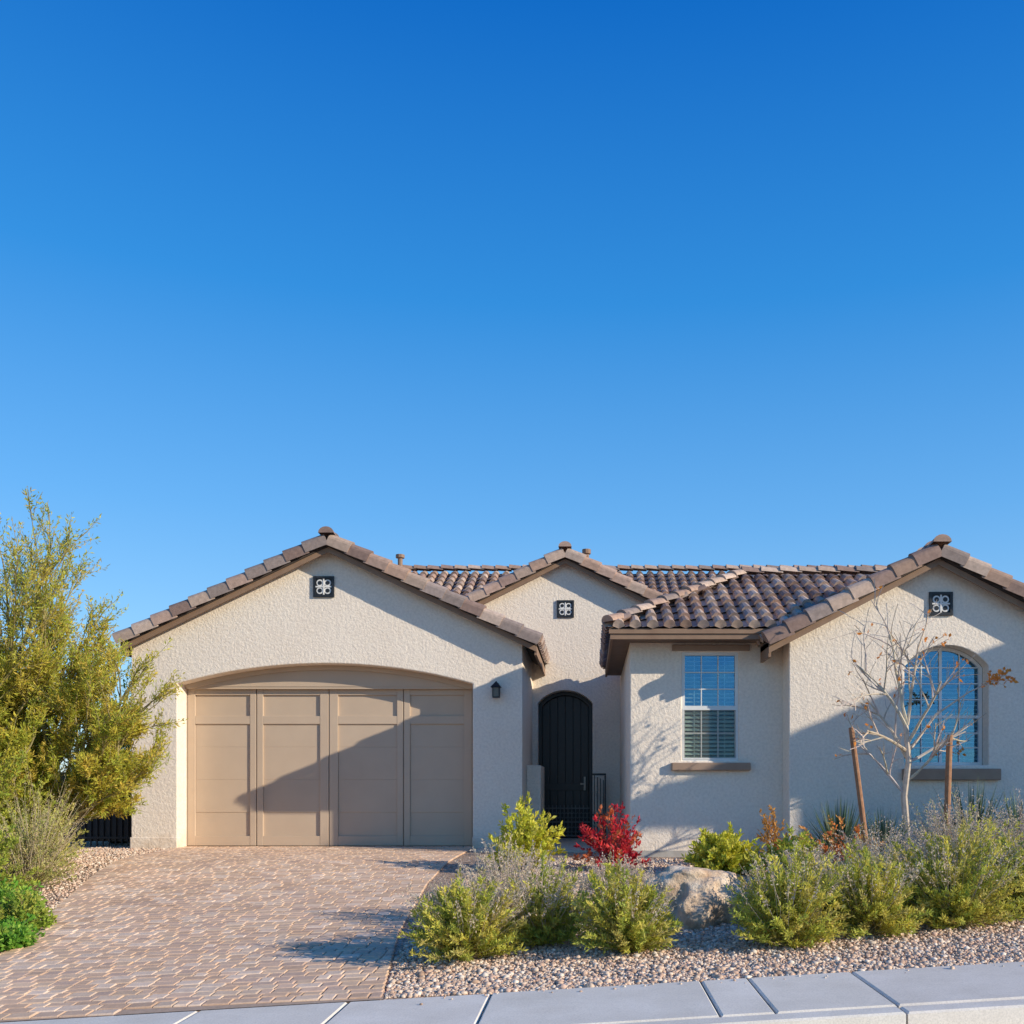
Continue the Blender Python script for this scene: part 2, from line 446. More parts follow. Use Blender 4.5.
# ---- vents
def vent(name,x,y,z,s):
    b=MB(); h_=s/2;t=.04
    b.box(x-h_,x+h_,y-.035,y+.0,z+h_-t,z+h_,m=0);b.box(x-h_,x+h_,y-.035,y,z-h_,z-h_+t)
    b.box(x-h_,x-h_+t,y-.035,y,z-h_+t,z+h_-t);b.box(x+h_-t,x+h_,y-.035,y,z-h_+t,z+h_-t)
    b.box(x-h_+t,x+h_-t,y-.012,y-.001,z-h_+t,z+h_-t,m=0)
    def ringd(cx,cz,r,yy,m,n=18):
        vs=[(cx+r*math.cos(2*math.pi*k/n),yy,cz+r*math.sin(2*math.pi*k/n)) for k in range(n)]
        vs2=[(a,-.002+y,c) for a,_,c in vs]
        b.add(vs+vs2,[tuple(range(n))]+[(k,(k+1)%n,(k+1)%n+n,k+n) for k in range(n)],m=m)
    q=s*.185;r=s*.165
    for dx,dz in ((q,q),(-q,q),(q,-q),(-q,-q)):
        ringd(x+dx,z+dz,r,y-.018,1); ringd(x+dx,z+dz,r*.60,y-.022,0)
    b.box(x-.012,x+.012,y-.026,y-.014,z-h_+t,z+h_-t,m=1); b.box(x-h_+t,x+h_-t,y-.025,y-.014,z-.012,z+.012,m=1)
    ringd(x,z,s*.07,y-.029,1)
    b.build(name,[BLACK,PALE],house)
vent('gable_vent',-4.6,17.0,4.53,.36)
vent('entry_gable_vent',-.5,20.0,4.69,.35)
vent('wing_gable_vent',5.17,14.5,3.77,.345)
# ---- entry volume
w=MB()
esl=.5;EC=-.5;zae=5.77
ex0,ex1=-3.6,2.6
out=[(ex0,-.3),(-1.06,-.3)]+arch(-1.06,.05,-.3,2.78,3.04,16)[2:][::-1]+[(.05,-.3),(ex1,-.3),(ex1,zae-.095-esl*(ex1-EC)),(EC,zae-.095),(ex0,zae-.095-esl*(EC-ex0))]
panel(w,out,[],20.0,20.38)
w.build('entry_wall',STUCCO,house,bevel=.015)
gable_roof('entry_roof',EC,3.4,zae,esl,19.75,24.2,house)
d=MB()
fr=arch(-1.06,.05,0,2.78,3.04,16); inn=arch(-.99,-.02,0,2.72,2.965,16)
panel(d,[(-1.06,.02),(-.99,.02)]+inn[2:][::-1]+[(-.02,.02),(.05,.02)]+fr[2:],[],20.3,20.38)
for i in range(6):
    x0=-.985+i*.16
    o_=arch(-.99,-.02,.02,2.72,2.965,40)[2:]
    top=lambda x:min(o_,key=lambda p:abs(p[0]-x))[1]-.005
    panel(d,[(x0,.03),(x0+.152,.03),(x0+.152,top(x0+.152)),(x0+.076,top(x0+.076)),(x0,top(x0))],[],20.40,20.44)
d.box(-1.1,.1,20.44,20.5,0,3.1)
d.box(-.98,-.03,20.385,20.40,1.0,1.14); d.box(-.98,-.03,20.385,20.40,.12,.28)
d.build('front_door',ENTRYD,house,bevel=.004)
k=MB(); k.box(-.13,-.09,20.32,20.38,1.0,1.28); k.box(-.2,-.09,20.30,20.33,1.12,1.15); k.build('door_handle',mottled('brass_dark',(.4,.33,.25),(.5,.4,.3),10,.3),house)
g=MB()
IRON2=mottled('weathered_iron',(.10,.095,.09),(.15,.14,.13),10,.5)
gx0,gx1=-.92,.02
for z in (.06,.34,.62): g.box(gx0,gx1,20.08,20.11,z,z+.03)
n=12
for i in range(n+1):
    x=gx0+(gx1-gx0)*i/n; g.box(x-.008,x+.008,20.085,20.105,.05,.70)
for i in range(n):
    x=gx0+(gx1-gx0)*(i+.5)/n
    for z in (.2,.49):
        for t in range(8):
            a=t*math.pi/4; r=.033
            g.box(x+r*math.cos(a)-.009,x+r*math.cos(a)+.009,20.085,20.105,z+r*1.6*math.sin(a)-.012,z+r*1.6*math.sin(a)+.012)
g.build('low_iron_gate',IRON2,house)
g=MB()
for i in range(5):
    x=.03+i*.06; g.box(x-.009,x+.009,19.55+i*.05,19.57+i*.05,0,1.33-.03*i)
g.box(.0,.32,19.5,19.53,1.30,1.34); g.box(.0,.03,19.48,19.55,0,1.42); g.box(.29,.32,19.7,19.75,0,1.3); g.box(.0,.32,19.5,19.53,.5,.53)
g.build('iron_handrail',BLACK,house)
boxob('entry_low_wall',(-1.168,-.90,18.0,19.4,-.2,1.47),STUCCO,house,bevel=.02)
l=MB(); lx,lz,ly=-1.61,2.72,16.86
l.box(lx-.035,lx+.035,16.97,17.0,lz-.06,lz+.14); l.box(lx-.012,lx+.012,ly,16.97,lz+.13,lz+.155)
l.box(lx-.06,lx+.06,ly-.06,ly+.06,lz-.12,lz-.10)
for sx in(-1,1):
    for sy in(-1,1): l.box(lx+sx*.055-.008,lx+sx*.055+.008,ly+sy*.055-.008,ly+sy*.055+.008,lz-.1,lz+.06)
l.add([(lx-.09,ly-.09,lz+.06),(lx+.09,ly-.09,lz+.06),(lx+.09,ly+.09,lz+.06),(lx-.09,ly+.09,lz+.06),(lx,ly,lz+.17)],[(0,1,4),(1,2,4),(2,3,4),(3,0,4),(3,2,1,0)])
l.box(lx-.045,lx+.045,ly-.045,ly+.045,lz-.1,lz+.055,m=1)
l.build('wall_lantern',[BLACK,mottled('lantern_glass',(.10,.08,.06),(.16,.13,.1),8,.2)],house)

# ---- window wall + hip roof
w=MB()
hole=[(1.40,1.47),(2.265,1.47),(2.265,3.13),(1.40,3.13)]
panel(w,[(.61,-.3),(3.13,-.3),(3.13,3.5),(.61,3.5)],[hole],15.0,15.2)
w.box(.611,.81,15.2,20.0,-.3,3.5)
w.build('window_wall',STUCCO,house,bevel=.015)
z0=3.41;x0=.30;y0=14.5;hs=.5;ry=17.03;rz=z0+hs*(ry-y0);rx=2.65
b=MB()
slab(b,[(x0,y0,z0),(2.95,y0,z0),(5.6,ry,rz),(rx,ry,rz)],.08)
slab(b,[(x0,19.56,z0),(x0,y0,z0),(rx,ry,rz)],.08)
slab(b,[(5.6,ry,rz),(5.6,19.56,z0),(x0,19.56,z0),(rx,ry,rz)],.08)
b.build('hip_roof_deck',UNDER,house)
t=MB(); L=math.hypot(ry-y0,rz-z0); kk=(ry-y0)/L
def mk(u,v):
    yy=v*kk
    return u>yy*((rx-x0)/(ry-y0))-.02 and u< 2.58+yy*(2.75/2.53)+.1
tile_slope(t,(x0,y0-.03,z0),(1,0,0),(0,1,hs),5.46,L+.03,mk,pw=.25)
Ll=math.hypot(rx-x0,rz-z0)
tile_slope(t,(x0-.03,y0,z0),(0,1,0),(rx-x0,0,rz-z0),5.06,Ll,lambda u,v:(v/Ll*2.53-.02)<u<5.06-(v/Ll*2.53))
tile_slope(t,(x0,19.59,z0),(1,0,0),(0,-1,hs),5.46,L,lambda u,v:u>v*kk)
cap_run(t,(x0-.02,y0-.02,z0+.09),(rx,ry,rz+.10),(1,-1,0),None,.11)
cap_run(t,(x0,19.56,z0+.09),(rx,ry,rz+.10),(1,1,0),None,.11)
cap_run(t,(rx,ry,rz+.10),(5.6,ry,rz+.101),(0,-1,0),None,.12)
t.build('hip_roof_tiles',TILE,house)
f=MB()
f.box(x0,2.9,y0-.01,y0+.03,3.25,3.38); f.box(x0,x0+.04,y0+.03,19.5,3.25,3.38)
f.box(x0-.02,2.9,y0-.035,y0-.01,3.33,3.40)
f.build('hip_roof_fascia',FASCIA,house)
s=MB(); s.box(x0+.04,2.93,y0+.03,15.0,3.27,3.30); s.box(x0+.04,.61,15.0,19.4,3.27,3.30)
s.build('hip_roof_soffit',SOFFIT,house)

def window(name,x0,x1,zb,zt,y,arched=False,zspr=None,cols=3,mid=None,screen=False):
    b=MB(); f=.05
    if arched:
        fr=arch(x0,x1,zb,zspr,zt,18); inn=arch(x0+f,x1-f,zb+f,zspr-.01,zt-f,18)
        panel(b,fr,[inn[::-1]],y,y+.06)
    else:
        panel(b,[(x0,zb),(x1,zb),(x1,zt),(x0,zt)],[[(x0+f,zb+f),(x0+f,zt-f),(x1-f,zt-f),(x1-f,zb+f)]],y,y+.06)
    def topz(x):
        if not arched: return zt-f
        o_=arch(x0+f,x1-f,zb+f,zspr-.01,zt-f,60)[2:]
        return min(o_,key=lambda p:abs(p[0]-x))[1]
    b.box(x0+f,x1-f,y+.008,y+.05,mid-.022,mid+.022)
    t=.008
    for i in range(1,cols):
        x=x0+f+(x1-x0-2*f)*i/cols
        tt=.022 if arched and i%2==0 else t
        b.box(x-tt,x+tt,y+.016,y+.036,zb+f,mid-.022)
        b.box(x-tt,x+tt,y+.016,y+.036,mid+.022,topz(x)+.004)
    top=zspr if arched else zt-f
    for a,c,nn in ((zb+f,mid-.022,3 if arched else 2),(mid+.022,top,3 if arched else 3)):
        for i in range(1,nn+(1 if arched and a>mid else 0)):
            z=a+(c-a)*i/nn
            b.box(x0+f,x1-f,y+.018,y+.034,z-t,z+t)
    b.build(name+'_frame',WHITE,house)
    gl=MB()
    if arched: panel(gl,arch(x0+.02,x1-.02,zb+.02,zspr,zt-.02,18),[],y+.038,y+.042)
    else:
        gl.box(x0+.02,x1-.02,y+.038,y+.042,mid,zt-.02); gl.box(x0+.02,x1-.02,y+.038,y+.042,zb+.02,mid-.001,m=1)
    gl.build(name+'_glass',[GLASS,GLASS2],house)
    if screen:
        sc_=MB()
        sc_.box(x0+f*.6,x1-f*.6,y-.004,y-.003,zb+f*.5,mid-.03); sc_.build(name+'_insect_screen',SCREEN,house)
        fr_=MB(); 
        fr_.box(x0+.012,x0+.03,y-.008,y-.001,zb+.02,mid-.02);fr_.box(x1-.03,x1-.012,y-.008,y-.001,zb+.02,mid-.02)
        fr_.box(x0+.03,x1-.03,y-.008,y-.0045,mid-.045,mid-.02);fr_.box(x0+.03,x1-.03,y-.008,y-.0045,zb+.02,zb+.04)
        fr_.build(name+'_screen_frame',WHITE,house)
    bl=MB(); z=zb+.03; ztop=zt-.04 if not arched else zt-.1
    xa,xb=(x0+.01,x1-.01)
    while z<ztop:
        yy=y+.072
        up_=(not arched and z>mid) or (arched)
        hgt=.036 if not up_ else .018
        if arched and z>zspr:
            o_=arch(x0+f,x1-f,zb+f,zspr-.01,zt-f,60)[2:]
            ins=[p[0] for p in o_ if p[1]>z+.03]
            if not ins: break
            xa,xb=min(ins),max(ins)
        # slightly crowned slat
        bl.add([(xa,yy-.012,z),(xb,yy-.012,z),(xb,yy+.0,z+hgt*.5+.006),(xa,yy+.0,z+hgt*.5+.006),(xb,yy+.012,z+hgt),(xa,yy+.012,z+hgt)],[(0,1,2,3),(3,2,4,5)])
        z+=.062
    if not arched:
        for xx in (x0+.2,x1-.2): bl.box(xx-.006,xx+.006,y+.055,y+.058,zb+.03,zt-.05)
    else:
        for xx in (x0+.25,x1-.25): bl.box(xx-.006,xx+.006,y+.055,y+.058,zb+.03,zspr)
    bl.build(name+'_blinds',BLIND,house)
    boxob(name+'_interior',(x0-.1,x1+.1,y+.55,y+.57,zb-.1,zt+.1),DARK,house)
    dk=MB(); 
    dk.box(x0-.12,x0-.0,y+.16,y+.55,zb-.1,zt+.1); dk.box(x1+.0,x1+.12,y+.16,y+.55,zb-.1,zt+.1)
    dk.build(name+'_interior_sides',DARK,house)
window('sash_window',1.40,2.265,1.47,3.13,15.03,mid=2.29,cols=3,screen=True)
boxob('window_head_trim',(1.25,2.43,14.955,15.01,3.145,3.235),TRIM,house,bevel=.008)
boxob('window_sill',(1.24,2.44,14.91,15.02,1.32,1.44),TRIM,house,bevel=.012)

# ---- right wing
WC=5.07;wsl=.52;zaw=4.49
w=MB()
ah=arch(4.64,5.88,1.39,2.86,3.165,20)
wx0,wx1=2.935,7.21
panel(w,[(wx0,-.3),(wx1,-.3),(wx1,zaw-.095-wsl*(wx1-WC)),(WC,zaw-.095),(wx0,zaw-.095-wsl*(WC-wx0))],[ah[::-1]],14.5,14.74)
w.box(wx0+.001,wx0+.2,14.74,15.0,-.3,3.25); w.box(wx1-.2,wx1-.001,14.74,29,-.3,3.25)
w.build('wing_wall',STUCCO,house,bevel=.015)
gable_roof('wing_roof',WC,2.47,zaw,wsl,14.22,19.5,house)
window('arched_window',4.64,5.88,1.39,3.165,14.74,arched=True,zspr=2.86,mid=2.12,cols=4)
boxob('arched_window_sill',(4.6,6.03,14.40,14.52,1.17,1.34),TRIM,house,bevel=.015)
w=MB(); w.box(.60,2.93,14.985,15.0,-.2,.10); w.box(2.925,7.22,14.485,14.5,-.2,.10)
w.build('foundation',CONC,house)
# ---- main block + roof
w=MB(); w.box(GX0+.2,7.0,28.8,29,-.3,3.9)
w.box(ex1,7.0,20.0,20.2,-.3,3.7)
w.build('rear_walls',STUCCO,house)
mz=3.70;my=19.4;mr=24.96;mrz=mz+.5*(mr-my)
m2=20.5;mz2=mz+.5*(m2-my)
b=MB()
slab(b,[(-8.2,m2,mz2),(7.6,m2,mz2),(7.6,mr,mrz),(-8.2,mr,mrz)]); slab(b,[(-8.2,mr,mrz),(7.6,mr,mrz),(7.6,30.5,mz),(-8.2,30.5,mz)])
b.build('main_roof_deck',UNDER,house)
t=MB(); Lm=math.hypot(mr-my,mrz-mz)
tile_slope(t,(-8.2,m2,mz2),(1,0,0),(0,1,.5),15.8,math.hypot(mr-m2,mrz-mz2))
tile_slope(t,(-8.2,30.5,mz),(1,0,0),(0,-1,.5),15.8,Lm)
cap_run(t,(-8.2,mr,mrz+.1),(7.6,mr,mrz+.101),(0,-1,0),None,.13)
t.build('main_roof_tiles',TILE,house)
w=MB()
for x in (-8.1,7.3): panel(w,[(20.6,3.2),(29,3.2),(29,4.3),(24.96,mrz-.1),(20.6,4.2)],[],x,x+.15,axis='x')
w.build('main_gable_ends',STUCCO,house)
def tube(mb,pts,rad,sides=6,c=(1,1,1),m=0):
    pts=[Vector(p) for p in pts]; n=len(pts); vs=[]
    for i,p in enumerate(pts):
        d=(pts[min(i+1,n-1)]-pts[max(i-1,0)])
        if d.length<1e-9: d=Vector((0,0,1))
        d.normalize(); a=d.orthogonal().normalized(); b_=d.cross(a)
        for k in range(sides):
            t=2*math.pi*k/sides; vs.append(p+(a*math.cos(t)+b_*math.sin(t))*rad[i])
    fs=[(i*sides+k,i*sides+(k+1)%sides,(i+1)*sides+(k+1)%sides,(i+1)*sides+k) for i in range(n-1) for k in range(sides)]
    fs.append(tuple(range(sides))[::-1]); fs.append(tuple(range((n-1)*sides,n*sides)))
    mb.add(vs,fs,c,m)
v=MB()
tube(v,[(-4.75,24.6,6.0),(-4.75,24.6,6.85)],[.06,.06],10); tube(v,[(-4.75,24.6,6.8),(-4.75,24.6,6.88)],[.11,.11],10)
tube(v,[(-.08,22.4,5.2),(-.08,22.4,6.45)],[.06,.06],10); tube(v,[(-.08,22.4,6.38),(-.08,22.4,6.48)],[.1,.1],10)
v.build('roof_vent_pipes',FASCIA,house)

# ------------------------------------------------------------------ side gate, walls
g=MB()
for i in range(15):
    x=-9.55+i*.11; g.box(x-.01,x+.01,17.5,17.52,0.02,1.35)
for z in (.15,.7,1.3): g.box(-9.6,-7.95,17.49,17.53,z,z+.035)
g.box(-9.66,-9.58,17.46,17.54,0,1.45); g.box(-8.03,-7.95,17.46,17.54,0,1.45)
g.box(-9.55,-8.03,17.53,17.54,.1,1.3)
g.build('side_gate',BLACK)
w=MB()
for r_ in range(9):
    z=r_*.2
    x=-22+(.2 if r_%2 else 0)
    while x<-9.7:
        w.box(x+.004,min(x+.396,-9.68),17.5,17.68,z+.004,z+.196); x+=.4
w.box(-22,-9.7,17.51,17.67,-.2,1.8); w.box(-22,-9.66,17.47,17.71,1.81,1.87)
w.build('block_wall',BLOCK)

# ------------------------------------------------------------------ neighbouring two-storey house (right, throws the long shadow)
nb=empty('two_story_house')
nx0,nx1,ny0,ny1=14.4,25.0,9.2,21.0; ez=6.25
w=MB()
holes=[]
for (a,c_) in ((15.3,16.9),(18.4,20.0),(22.4,23.9)): holes.append([(a,4.0),(a,5.3),(c_,5.3),(c_,4.0)])
holes.append([(15.3,1.0),(15.3,2.5),(16.9,2.5),(16.9,1.0)])
holes.append([(18.6,.0),(18.6,2.4),(23.6,2.4),(23.6,.0)])
panel(w,[(nx0,-.3),(nx1,-.3),(nx1,ez-.1),(nx0,ez-.1)],holes,ny0,ny0+.25)
w.box(nx0,nx0+.25,ny0+.25,ny1,-.3,ez-.1); w.box(nx1-.25,nx1,ny0+.25,ny1,-.3,ez-.1); w.box(nx0+.25,nx1-.25,ny1-.25,ny1,-.3,ez-.1)
w.build('walls',STUCCO,nb)
w=MB()
for hh in holes[:4]: w.box(hh[0][0],hh[2][0],ny0+.15,ny0+.17,hh[0][1],hh[1][1])
w.build('window_glass',GLASS,nb)
w=MB()
for hh in holes[:4]:
    a,c_,z0_,z1_=hh[0][0],hh[2][0],hh[0][1],hh[1][1]
    w.box(a,a+.05,ny0+.1,ny0+.148,z0_,z1_);w.box(c_-.05,c_,ny0+.1,ny0+.148,z0_,z1_);w.box((a+c_)/2-.02,(a+c_)/2+.02,ny0+.1,ny0+.148,z0_,z1_)
    w.box(a+.05,c_-.05,ny0+.1,ny0+.148,z0_,z0_+.05);w.box(a+.05,c_-.05,ny0+.1,ny0+.148,z1_-.05,z1_)
w.build('window_frames',WHITE,nb)
w=MB(); w.box(18.6,23.6,ny0+.18,ny0+.23,0,2.4)
for i in range(4): w.box(18.65+i*1.24,18.65+i*1.24+1.15,ny0+.15,ny0+.18,.1,2.3)
w.build('garage_door',TAN,nb)
ox0,ox1,oy0,oy1=nx0-.5,nx1+.5,ny0-.5,ny1+.5; psl=.45
hw=(ox1-ox0)/2; rzz=ez+psl*hw
A=(ox0,oy0,ez);B=(ox1,oy0,ez);C=(ox1,oy1,ez);D=(ox0,oy1,ez);E=((ox0+ox1)/2,oy0+hw,rzz);F=((ox0+ox1)/2,oy1-hw,rzz)
b=MB(); slab(b,[A,B,E],.1); slab(b,[B,C,F,E],.1); slab(b,[C,D,F],.1); slab(b,[D,A,E,F],.1); b.box(ox0+.02,ox1-.02,oy0+.02,oy1-.02,ez-.25,ez-.14)
b.build('roof_deck',FASCIA,nb)
t=MB(); Ls=math.hypot(hw,rzz-ez); q=hw/Ls
tile_slope(t,A,(1,0,0),(0,1,psl),ox1-ox0,Ls,lambda u,v:v*q<u<(ox1-ox0)-v*q)
tile_slope(t,A,(0,1,0),(1,0,psl),oy1-oy0,Ls,lambda u,v:v*q<u<(oy1-oy0)-v*q)
cap_run(t,A,E,(1,-1,0),None,.11); cap_run(t,B,E,(1,1,0),None,.11); cap_run(t,E,(F[0],F[1],F[2]+.001),(1,0,0),None,.12)
t.build('roof_tiles',TILE,nb)

# ------------------------------------------------------------------ plants
def rv():
    while True:
        v=Vector((U(-1,1),U(-1,1),U(-1,1)))
        if .05<v.length<1: return v.normalized()
def vary(c,k=.18):
    f=U(1-k,1+k); return (c[0]*f*U(.92,1.08),c[1]*f,c[2]*f*U(.85,1.15))
def leaf(mb,p,d,L,W,c):
    s=d.cross(rv()); 
    if s.length<1e-4: return
    s.normalize(); s*=W*.5; nrm=d.cross(s).normalized()
    m=p+d*(L*.5)+nrm*(L*.08)
    mb.add([p,m+s,p+d*L,m-s],[(0,1,2,3)],c,1)
def finish(mb,name): return mb.build(name,[BARK,LEAF])
def shrub(name,x,y,w,h,stems,lps,L,W,cols,stemc=(.18,.13,.08),up=.6,spikes=0,spikec=(.3,.26,.24),droop=.0,lstart=.25,sh=(.9,1.3)):
    mb=MB(); z=H(x,y)-.01; base=Vector((x,y,z))
    lob=[(U(0,6.28),U(.72,1.25)) for _ in range(5)]
    for i in range(stems):
        a=U(0,2*math.pi); e=math.acos(1-R()*.95)
        rr=1
        for la,lk in lob: 
            if math.cos(a-la)>.6: rr*=lk
        rr=cl(rr,.65,1.25)*U(.5,1.12)
        tgt=Vector((math.cos(a)*math.sin(e)*w/2*rr,math.sin(a)*math.sin(e)*w/2*rr,max(.05,math.cos(e)**.7*h*rr)))
        b0=base+Vector((U(-.08,.08)*w,U(-.08,.08)*w,0))
        ctrl=b0+Vector((tgt.x*.35,tgt.y*.35,tgt.z*up))
        end=base+tgt
        pts=[b0*(1-t)**2+ctrl*2*t*(1-t)+end*t*t for t in (0,.25,.5,.75,1)]
        pts=[p+rv()*.012*(k>0) for k,p in enumerate(pts)]
        tube(mb,pts,[.005,.004,.0035,.003,.0015],3,vary(stemc),0)
        cc=random.choice(cols); cf=U(.8,1.15)
        for k in range(lps):
            t=lstart+(1-lstart)*math.sqrt(R()); p=b0*(1-t)**2+ctrl*2*t*(1-t)+end*t*t
            tan=(ctrl-b0)*(2*(1-t))+(end-ctrl)*(2*t); 
            if tan.length<1e-5: continue
            tan.normalize()
            d=(tan*U(.3,1)+rv()*.75+Vector((0,0,.25-droop))).normalized()
            c=vary(cc); f=cf*(.8+.25*t); c=(c[0]*f,c[1]*f,c[2]*f)  # inner leaves darker: shade of the bush core painted into leaf colour
            leaf(mb,p+rv()*.015,d,L*U(.6,1.2),W*U(.7,1.2),c)
    for i in range(spikes):
        a=U(0,6.28); r=math.sqrt(R())*w*.5
        b0=base+Vector((math.cos(a)*r*.5,math.sin(a)*r*.5,h*.3)); end=base+Vector((math.cos(a)*r*1.2,math.sin(a)*r*1.2,h*U(*sh)*(1-.35*(r/(w*.5))**2)))
        mid=(b0+end)/2+Vector((U(-.05,.05),U(-.05,.05),.05))+rv()*.03
        tube(mb,[b0,b0.lerp(mid,.6)+rv()*.01,mid.lerp(end,.4)+rv()*.015,end],[.0025,.0022,.002,.001],3,vary(spikec),0)
        for k in range(18):
            t=U(.35,1); p=b0*(1-t)**2+mid*2*t*(1-t)+end*t*t
            leaf(mb,p+rv()*.014,(rv()+Vector((0,0,.4))).normalized(),U(.012,.03),.013,vary(spikec))
    return finish(mb,name)
YG=[(.66,.62,.11),(.56,.56,.10),(.74,.66,.14),(.44,.48,.09),(.64,.56,.16)]
YG2=[(.74,.70,.09),(.64,.64,.08),(.78,.72,.13)]
GREY=(.68,.56,.42)
for i,(x,y,w_,h_) in enumerate([(-1.0,7.95,1.0,.60),(-.42,8.35,.84,.62),(.30,7.95,.82,.62),(1.58,7.9,.96,.70),(2.35,8.25,1.0,.70),(3.12,8.45,1.12,.74),(4.05,8.9,1.2,.8),(3.7,9.6,1.0,.75),(2.0,8.9,.8,.6),(2.75,9.1,.9,.65)]):
    shrub('desert_shrub' if i==0 else 'desert_shrub.%03d'%i,x,y,w_,h_,250,58,.050,.016,YG,spikes=[95,90,70,35,55,65,55,60,60,60][i],spikec=GREY,stemc=(.38,.32,.15),sh=(.95,1.38))
for i,(x,y,w_,h_) in enumerate([(-.75,9.3,.95,.74),(.25,9.9,.7,.50),(2.95,9.9,1.0,.76),(3.9,10.4,1.2,.95),(2.3,10.3,.8,.5),(4.9,10.8,1.3,.95)]):
    shrub('dry_lavender_shrub' if i==0 else 'dry_lavender_shrub.%03d'%i,x,y,w_,h_,170,22,.042,.013,[(.60,.55,.24),(.64,.57,.33),(.52,.50,.24)],stemc=(.58,.46,.34),spikes=150,spikec=(.72,.59,.47),sh=(.85,1.25))
shrub('yellow_green_shrub',-.88,13.0,.95,.90,150,34,.085,.035,YG2)
shrub('yellow_green_shrub.001',1.72,12.6,.98,.60,180,36,.08,.035,YG2)
shrub('yellow_green_shrub.002',2.5,12.2,.85,.58,150,34,.08,.035,[(.60,.60,.09),(.48,.52,.09)])
shrub('red_nandina_shrub',.32,13.1,.86,.84,90,18,.075,.035,[(.66,.04,.06),(.76,.08,.08),(.50,.03,.05),(.66,.2,.08)],stemc=(.3,.1,.08),lstart=.45)
shrub('orange_shrub',3.05,11.6,1.0,.66,130,20,.06,.03,[(.74,.26,.07),(.62,.18,.06),(.5,.35,.1),(.78,.38,.12)],stemc=(.4,.22,.1))
shrub('orange_shrub.001',2.55,13.3,.7,.75,80,16,.06,.03,[(.68,.34,.08),(.58,.30,.08)],stemc=(.4,.24,.12))
def blade_plant(name,x,y,w,h,n,cols,W=.026):
    mb=MB(); z=H(x,y)-.02
    for i in range(n):
        a=U(0,6.28); e=U(.05,1.15); L=h*U(.75,1.1)
        d=Vector((math.cos(a)*math.sin(e),math.sin(a)*math.sin(e),math.cos(e)))
        s=Vector((-math.sin(a),math.cos(a),0))*W/2
        b0=Vector((x,y,z))+Vector((math.cos(a)*.05,math.sin(a)*.05,0))
        dr=Vector((0,0,-1))*L*.12*math.sin(e)
        p1=b0+d*L*.5+Vector((0,0,.03));p2=b0+d*L+dr
        mb.add([b0+s,b0-s,p1-s*1.1,p1+s*1.1,p2],[(0,1,2,3),(3,2,4)],vary(random.choice(cols)),1)
    return finish(mb,name)
BG=[(.10,.16,.09),(.14,.20,.12),(.07,.12,.07),(.22,.26,.14)]
for i,(x,y,h_) in enumerate([(3.45,13.6,.95),(4.0,13.4,.85),(5.20,13.4,1.22),(5.75,13.0,1.1)]):
    blade_plant('yucca' if i==0 else 'yucca.%03d'%i,x,y,.7,h_,200,BG)
# ---- left big airy tree
ZCAP=[99]
def branch(mb,p,d,L,r,lev,maxlev,leaffn,spread=.6,upb=.25,kids=(4,5),barkc=(.16,.15,.07),shrink=.66,minr=.0025):
    room=ZCAP[0]-p.z
    if room<.08: return
    if d.z>.1 and L*d.z>room: L=room/d.z
    n=5; pts=[p];dd=d.copy();
    for i in range(n):
        dd=(dd+rv()*.13+Vector((0,0,upb*.10))).normalized(); pts.append(pts[-1]+dd*(L/n))
    rad=[max(minr,r*(1-.55*i/n)) for i in range(n+1)]
    tube(mb,pts,rad,6 if lev<2 else 3,vary(barkc,.12),0)
    leaffn(mb,pts,lev,maxlev)
    if lev<maxlev:
        for k in range(random.randint(*kids)):
            t=U(.3,1.0); i=min(int(t*n),n-1); q=pts[i].lerp(pts[i+1],t*n-i)
            nd=(dd+rv()*spread+Vector((0,0,upb*.3))).normalized()
            branch(mb,q,nd,L*shrink*U(.75,1.2),r*.5,lev+1,maxlev,leaffn,spread,upb,kids,barkc,shrink,minr)
PV=[(.62,.57,.08),(.52,.53,.07),(.68,.58,.09),(.44,.47,.07),(.66,.51,.09)]
def pvleaf(mb,pts,lev,ml):
    if lev<ml-1: return
    nn=32 if lev==ml else 14
    c0=random.choice(PV)
    zf=cl((pts[0].z-1.6)/3.2,0,1); xf=cl((pts[0].x+7.0)/1.2,0,1)
    nn=int(nn*(1.2-.7*zf)*(1-.5*xf))
    for k in range(nn):
        i=random.randint(0,len(pts)-2); q=pts[i].lerp(pts[i+1],R())
        d=(pts[i+1]-pts[i]).normalized()
        leaf(mb,q+rv()*.035,(d*.7+rv()*.7).normalized(),U(.045,.09),U(.012,.022),vary(c0,.25))
mb=MB(); ZCAP[0]=4.9
base=Vector((-8.05,13.6,0))
for sx,sy,L in [(-.35,.1,2.6),(-.12,-.3,2.8),(.05,.2,2.9),(.14,-.1,2.7),(.30,-.1,2.3),(.32,.35,2.2),(-.6,-.2,2.3),(.0,-.6,2.2),(.62,-.2,2.0),(.80,-.3,1.85),(1.0,.1,1.75),(1.25,-.1,1.45),(-.15,.1,2.9),(-.4,.2,2.7),(-.9,.2,2.0),(.12,-.15,1.6),(.5,-.5,1.5),(-.25,-.1,1.7),(1.05,-.25,2.1),(1.25,-.15,1.9),(-.05,-.1,2.7)]:
    branch(mb,base+Vector((U(-.2,.2),U(-.2,.2),-.05)),Vector((sx,sy,1)).normalized(),L,.042,0,3,pvleaf,.55,.26,(5,6),(.34,.28,.12),.52,.003)
finish(mb,'palo_verde_tree'); ZCAP[0]=99
GRN=[(.16,.36,.04),(.24,.45,.06),(.12,.29,.03),(.36,.52,.08)]
shrub('green_shrub',-5.35,8.9,.95,.30,180,36,.05,.03,GRN)
shrub('green_shrub.001',-6.2,10.2,1.1,.46,180,36,.055,.03,GRN)
